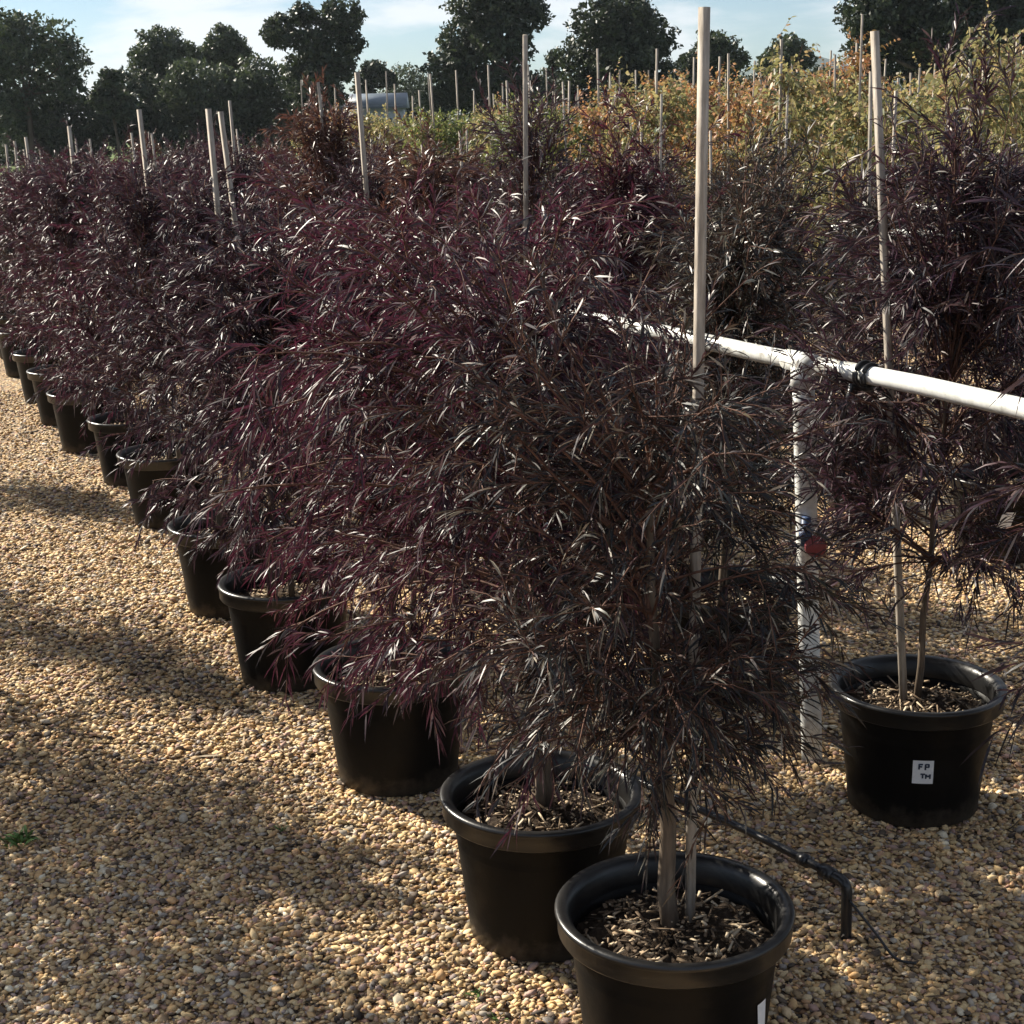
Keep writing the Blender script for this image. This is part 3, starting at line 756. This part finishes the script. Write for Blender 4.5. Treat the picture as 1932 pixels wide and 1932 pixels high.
# rows C and D across the aisle
C_lab = {6.2: 'dark shrub across the gravel aisle in the pot with a folded white tag', 7.08: 'shrub across the gravel aisle whose dark pot shows right of the pipe post'}
for off, ys in ((3.21, [5.4, 6.2, 7.08, 7.95, 8.8, 9.7, 10.6, 11.5, 12.4, 13.3, 14.2, 15.2, 16.2, 17.2, 18.3, 19.5, 20.8, 22.2]), (4.55, [8.0, 8.9, 9.8, 10.7, 11.6, 12.6, 13.6, 14.6, 15.7, 16.8, 18.0, 19.2, 20.5, 22.0, 23.6])):
    for i, y in enumerate(ys):
        x = xa(y) + off + rs.uniform(-.06, .06)
        m_ = rs.choice([0, 2, 2, 3, 1])
        lean = rs.uniform(-.09, .03)
        tz = rs.uniform(1.75, 2.05) - .012 * y
        lb = C_lab.get(y) or ('purple-brown shrub, %s from the right in the nearer row across the aisle' % ORD[i] if off < 4 else 'purple-brown shrub, %s from the right in the farther row across the aisle' % ORD[i])
        o = shrub(far_m[m_], x, y, rs.uniform(0, 6), lb, GC, i, [st(x + lean, y, tz, x, y, .02)] if rs.random() < .6 else None, sc=rs.uniform(.86, .96))
        if y == 6.2: tagged_c = o

# row to the left, outside the frame: it throws the shadows on the path
for i, (x, y) in enumerate([(-1.78, 3.45), (-1.98, 4.15), (-2.28, 5.0), (-2.95, 6.45), (-3.85, 8.9)]):
    shrub(far_m[i % 4], x - .12, y, rs.uniform(0, 6), 'purple shrub off the left of the gravel path, %s from the camera' % ORD[i], GZ, i, [st(x - .1, y, 1.95, x - .1, y)], sc=1.05)

def curve_pts(ctrl, n=24):
    c = np.array(ctrl, float); m_ = len(c)
    out = []
    for t in np.linspace(0, m_ - 1.0001, n):
        i = int(t); f = t - i
        p0, p1, p2, p3 = c[max(i - 1, 0)], c[i], c[min(i + 1, m_ - 1)], c[min(i + 2, m_ - 1)]
        out.append(.5 * ((2 * p1) + (-p0 + p2) * f + (2 * p0 - 5 * p1 + 4 * p2 - p3) * f * f + (-p0 + 3 * p1 - 3 * p2 + p3) * f ** 3))
    return np.array(out)
def tube_obj(name, ctrl, r, mat, parent=None, n=24, sides=14, raw=False):
    P = np.array(ctrl, float) if raw else curve_pts(ctrl, n)
    V, F = tubes(P[None], np.full((1, len(P)), r), sides)
    return link(name, mesh(name, V, F, mat, smooth=True), parent)

def rail(label, f, y0, y1, z, r, posts, extra=False):
    root = empty('pipe_rail', (f(y0), y0, 0))
    tag(root, label, 'pipe rail', 'white pipe rails along the rows')
    org = np.array([f(y0), y0, 0])
    ys = np.linspace(y0, y1, 40)
    wob = .012 * np.sin(ys * 1.9) + .006 * np.sin(ys * 4.1)
    P = np.stack([[f(y) for y in ys], ys, z + wob], -1) - org
    tube_obj('top_pipe', P, r, M['pvc'], root, sides=20, raw=True)
    dirv = norm(np.array([f(y0 + 1) - f(y0), 1, 0]))
    for (bx, by, ty) in posts:
        zt = z + .012 * math.sin(ty * 1.9) + .006 * math.sin(ty * 4.1)
        top = np.array([f(ty), ty, zt - r * .6]); base = np.array([bx, by, -.05])
        tube_obj('post', np.linspace(base, top, 8) - org, r * 1.26, M['pvc'], root, sides=20, raw=True)
        # tee: short sleeve on the rail and a collar round the post top
        c = np.array([f(ty), ty, zt]) - org
        tv, tf = tubes(np.array([[c - dirv * .07, c + dirv * .07]]), np.full((1, 2), r * 1.16), 20)
        cv, cf = tubes(np.array([[c - [0, 0, .07], c - [0, 0, r * .5]]]), np.full((1, 2), r * 1.38), 20)
        V, F = merge([(tv, tf), (cv, cf)])
        link('tee_joint', mesh('tee_joint', V, F, M['pvc']), root)
    return root, org, dirv

fr = lambda y: .79 - .478 * (y - 4.06)
R_, org, dv = rail('white plastic pipe rail on a post, running away beside the front row', fr, 1.0, 12.5, 1.15, .0235, [(.845, 4.14, 4.08), (-.80, 7.42, 7.40), (2.33, .9, .92), (-2.4, 10.7, 10.7)])
# black hose looped over the rail
c = np.array([fr(3.84), 3.84, 1.155])
side = np.array([-dv[1], dv[0], 0])
lp = []
for t in np.linspace(-.5, 2 * math.pi * 1.9, 60):
    rr_ = .030 + .0035 * (t > 6)
    lp.append(c + side * math.cos(t) * rr_ + np.array([0, 0, 1]) * math.sin(t) * rr_ + dv * (.004 * t - .02))
tail = lp[-1]
lp += [tail + np.array([-.01, -.01, -.05]), tail + np.array([-.03, .0, -.13]), tail + np.array([-.035, .02, -.24]), tail + np.array([-.01, .04, -.36])]
h_ = tube_obj('black_hose', np.array(lp) , .0075, M['hose'], None, raw=True, sides=8)
tag(h_, 'black hose coiled round the white rail right of the post, its end hanging down', 'hose')
# thin black spiral making dark bands round the post, with valve
pb, pt_ = np.array([.845, 4.14, -.05]), np.array([fr(4.08), 4.08, 1.13])
def on_post(z):
    t = (z + .05) / 1.18
    return pb * (1 - t) + pt_ * t
vz = empty('tap_valve', tuple(on_post(.67)))
tag(vz, 'small tap with a red handle and blue body fixed on the white post', 'tap valve')
v1, f1 = lathe([(.0, -.03), (.014, -.03), (.014, -.012), (.019, -.01), (.019, .012), (.013, .014), (.013, .05), (.0, .05)], 20)
bd = link('valve_body', mesh('valve_body', v1 + np.array([-.012, -.050, .02]), f1, M['blue'], smooth=True), vz)
v2, f2 = lathe([(.0, .0), (.027, .0), (.030, .004), (.030, .012), (.024, .016), (.0, .018)], 24)
v2 = np.stack([v2[:, 0], -v2[:, 2], v2[:, 1]], -1)
hd = link('handle', mesh('handle', v2 + np.array([.012, -.056, -.008]), f2, M['red'], smooth=True), vz)
pts = [on_post(z) + .0325 * np.array([math.cos(z * 46), math.sin(z * 46), 0]) for z in np.linspace(1.03, .74, 90)]
# the spiral takes a few turns; separate tubing runs to the labelled pot
dt = tube_obj('thin_tube', np.array(pts), .0024, M['hose'], None, raw=True, sides=6)
tag(dt, 'thin black spiral wound round the upper part of the white post', 'drip tube')
dt = tube_obj('thin_tube', [on_post(.66) + [.03, -.03, 0], (.90, 4.02, .70), (.97, 3.93, .685), (1.05, 3.88, .68), (1.08, 3.86, .60)], .003, M['hose'], sides=6)
tag(dt, 'thin black drip tubing running from the post tap to the bare stems', 'drip tube')

rail('white pipe rail glimpsed low at the right edge, behind the shrubs across the aisle', lambda y: 2.45 - .44 * (y - 8.0), 4.5, 9.2, 1.15, .024, [(2.9, 7.0, 7.0)])
rail('farther white pipe rail glimpsed higher at the right edge', lambda y: 3.1 - .44 * (y - 9.95), 5.5, 11.2, 1.15, .024, [(3.6, 8.8, 8.8)])

# black irrigation pipe on the gravel right of the nearest pot
ir = empty('irrigation_pipe', (.75, 3.14, 0))
tag(ir, 'black irrigation pipe with an elbow going into the gravel behind the nearest pot', 'irrigation pipe')
o3 = np.array([.75, 3.14, 0])
tube_obj('pipe', np.array([(.70, 3.17, .14), (.62, 3.28, .145), (.53, 3.42, .14), (.35, 3.70, .12), (.16, 4.02, .10)]) - o3, .010, M['hose'], ir)
tube_obj('collar', np.array([(.700, 3.168, .140), (.680, 3.197, .141)]) - o3, .0165, M['hose'], ir, raw=True, sides=18)
tube_obj('collar', np.array([(.655, 3.232, .143), (.640, 3.253, .143)]) - o3, .015, M['hose'], ir, raw=True, sides=18)
tube_obj('elbow', np.array([(.698, 3.172, .140), (.716, 3.152, .136), (.724, 3.14, .118), (.725, 3.138, .04), (.725, 3.138, -.03)]) - o3, .0125, M['hose'], ir, sides=16)
tw = tube_obj('thin_tube', [(.728, 3.128, .10), (.775, 3.07, .05), (.81, 3.03, .012), (.85, 3.01, .010)], .0032, M['hose'], sides=6)
tag(tw, 'thin black tubing trailing over the gravel from the irrigation pipe elbow', 'drip tube')

# labels on pots
def wall_r(z):
    return RB + .004 + (RT - .008 - RB) * min(max((z - .05) / (PH - .10), 0), 1)
def pot_label(root, ang, z0, w_, h_, strokes=None, name='label', text=None, tilt=0.0):
    """paper patch that follows the pot wall; strokes = list of (u0, v0, u1, v1) in 0..1"""
    a = ang - root.rotation_euler.z
    def P(u, v, off):
        z = z0 + (v - .5) * h_
        uu = (u - .5) * w_ + tilt * (v - .5) * h_
        r = wall_r(z) + off
        return (r * math.cos(a + uu / r), r * math.sin(a + uu / r), z)
    V = []; n = 7
    for i in range(n):
        for j in range(4):
            V.append(P(i / (n - 1), j / 3, .0022))
    F = [[i * 4 + j, (i + 1) * 4 + j, (i + 1) * 4 + j + 1, i * 4 + j + 1] for i in range(n - 1) for j in range(3)]
    nf = len(F)
    for (u0, v0, u1, v1, t) in strokes or []:
        du, dv_ = (u1 - u0) * w_, (v1 - v0) * h_
        L_ = math.hypot(du, dv_); nx, ny = -dv_ / L_ * t / 2 / w_, du / L_ * t / 2 / h_
        b0 = len(V)
        V += [P(u0 + nx, v0 + ny, .0030), P(u1 + nx, v1 + ny, .0030), P(u1 - nx, v1 - ny, .0030), P(u0 - nx, v0 - ny, .0030)]
        F.append([b0 + 3, b0 + 2, b0 + 1, b0])
    pot = [c_ for c_ in root.children if c_.name.startswith('pot')][0]
    link(name, mesh(name, np.array(V), [np.array(F)], [M['paper'], M['ink']], fm=[0] * nf + [1] * (len(F) - nf)), pot)
t_ = .0045
FP = [(.30, .62, .30, .86, t_), (.30, .84, .48, .84, t_), (.30, .74, .45, .74, t_), (.60, .60, .60, .86, t_), (.60, .84, .78, .84, t_), (.76, .86, .76, .72, t_), (.60, .73, .78, .73, t_),
      (.38, .42, .60, .42, t_), (.49, .24, .49, .43, t_), (.64, .42, .64, .22, t_), (.64, .40, .74, .30, t_), (.74, .30, .84, .40, t_), (.84, .42, .84, .22, t_)]
pot_label(r1, math.atan2(-3.83, -1.05) + .13, .172, .052, .066, FP)
p1_root = [o for o in COL.objects if o.name == 'potted_shrub'][0]
pot_label(p1_root, math.radians(-32), .12, .030, .17, tilt=-.25)
pot_label(tagged_c, math.atan2(-6.2, -1.98) + .1, .19, .05, .075, tilt=.3)

# weeds in the gravel
def weed(x, y, h, n, seed, label):
    rng = np.random.default_rng(seed)
    a = rng.uniform(0, 6.283, n)
    d = np.stack([np.cos(a) * .7, np.sin(a) * .7, rng.uniform(.5, 1.4, n)], -1)
    b = rng.normal(size=(n, 3)) * np.array([h * .25, h * .25, 0])
    V, F, T_ = leaves(rng, b, d, h * rng.uniform(.6, 1.3, n), np.full(n, h * .14), np.full(n, .5), rng.uniform(0, 1, n))
    o = link('weed', mesh('weed', V, F, M['weed']), None, (x, y, .004))
    tag(o, label, 'weed', 'small weeds in the gravel')
weed(-1.30, 3.72, .06, 46, 1, 'small green weed clump at the left edge of the gravel path')
weed(-1.36, 3.60, .04, 30, 2, 'low green weed just below the left-edge weed clump')
weed(-.10, 2.93, .035, 14, 3, 'tiny green weed in the lit gravel beside the second pot')
weed(-.06, 2.84, .03, 12, 4, 'tiny green weed left of the nearest pot')
weed(-.62, 3.75, .03, 12, 5, 'tiny green weed in the gravel below the third pot')
# fallen dry leaves on the gravel
def litter():
    rng = np.random.default_rng(8)
    n = 900
    y = rng.uniform(2.2, 8, n); x = xa(y) + rng.normal(size=n) * .8 + .6
    a = rng.uniform(0, 6.283, n)
    V, F, T_ = leaves(rng, np.stack([x, y, rng.uniform(.012, .022, n)], -1), np.stack([np.cos(a), np.sin(a), rng.normal(size=n) * .08], -1), rng.uniform(.03, .08, n), rng.uniform(.004, .008, n), np.full(n, .05), rng.uniform(0, 1, n), flat=True)
    o = link('fallen_leaves', mesh('fallen_leaves', V, F, M['mulch'], T_))
    tag(o, 'dry fallen leaves scattered on the gravel around the pots', kind='stuff')
litter()


fm_ = []
for i, (mt, H_, sc_) in enumerate([('autumn', 1.95, .25), ('autumn', 1.85, .15), ('goldgreen', 2.05, .3), ('goldgreen', 1.9, .25), ('yellowgreen', 1.85, .3), ('autumn', 2.0, .35)]):
    fm_.append(shrub_meshes('field%d' % i, 60 + i, H=H_, zb=.5, R=.50, nprim=44, nsec=5, per=13, leaf_l=.052, leaf_w=.028, droop=.05, lift=1.15, mat=mt, stems=1, stem_r=.014, spike=.22, leafdir=.4, tipcol=sc_, sag=.6))
names = {0: 'orange-tipped', 1: 'rust and yellow', 2: 'gold-green', 3: 'yellow-leaved', 4: 'olive green', 5: 'red-tipped'}
rf = random.Random(12)
protos = {}
FS = stake_mesh((0, 0, .22), (0, 0, 2.32), .026)
def sapling(mi_, x, y, sc, hs, label, soil):
    if mi_ not in protos:
        root = empty('potted_sapling', (0, 0, 0))
        p = link('pot', POT, root); link('rim', RIM, p)
        link('soil', SOIL[soil % 3], root)
        link('stem', fm_[mi_][0], root); link('foliage', fm_[mi_][1], root)
        link('stake', FS, root)
        protos[mi_] = root
        r = root
    else:
        r = copy_tree(protos[mi_])
    r.location = (x, y, 0); r.rotation_euler.z = rf.uniform(0, 6.28)
    for ch in r.children:
        if ch.name.startswith(('foliage', 'stem')):
            ch.scale = (sc, sc, sc * hs); ch.location.z = .27 * (1 - sc * hs)
        if ch.name.startswith('stake'):
            ch.rotation_euler = (rf.uniform(-.035, .035), rf.uniform(-.035, .035), 0)
            ch.scale.z = rf.uniform(.9, 1.1); ch.location.z = .02
    tag(r, label, 'sapling', 'staked autumn saplings in the field behind the purple rows')
    return r
cnt = 0
for ri, off in enumerate([6.9, 8.2, 9.9, 11.3, 13.0, 14.4, 16.2, 17.7, 19.5, 21.2]):
    y = (1.44 + off) / .80
    q_ = 0
    while y < (28 if ri < 4 else 33):
        x = xa(y) + off + rf.uniform(-.12, .12)
        if x / y > -.17 and x / y < .37:
            k_ = rf.random()
            if x / y > .2:
                mi_ = 2 if k_ < .38 else 3 if k_ < .76 else 4 if k_ < .82 else 0 if k_ < .95 else 5
            elif x / y > .05:
                mi_ = 0 if k_ < .35 else 1 if k_ < .5 else 5 if k_ < .7 else 3 if k_ < .9 else 2
            else:
                mi_ = 4 if k_ < .4 else 3 if k_ < .65 else 1 if k_ < .85 else 0
            tall = 1.0 + .16 * max(0, x / y - .12) / .2 * (1 if ri < 3 else .5)
            where = '%s from the right in the %s field row' % (ORD[q_], 'nearest' if ri == 0 else 'farthest' if ri == 9 else ORD[ri]); q_ += 1
            sapling(mi_, x, y, rf.uniform(.88, 1.06), tall * rf.uniform(.93, 1.05), names[mi_] + ' sapling, ' + where, cnt)
            cnt += 1
        y += rf.uniform(.95, 1.15) * (1 if ri < 5 else 1.25)
print('saplings', cnt)


k = NT('haze_air')
pv = k.n('VolumePrincipled')
pv.inputs['Color'].default_value = (.80, .88, 1.0, 1)
pv.inputs['Density'].default_value = .00014
pv.inputs['Anisotropy'].default_value = .3
k.l(pv.outputs[0], k.out.inputs['Volume'])
v, f = box((0, 785, 48.5), (1420, 1650, 99))
hz = link('haze', mesh('haze', v, f, k.m))
tag(hz, 'thin pale air between the camera and the far hill', kind='stuff')
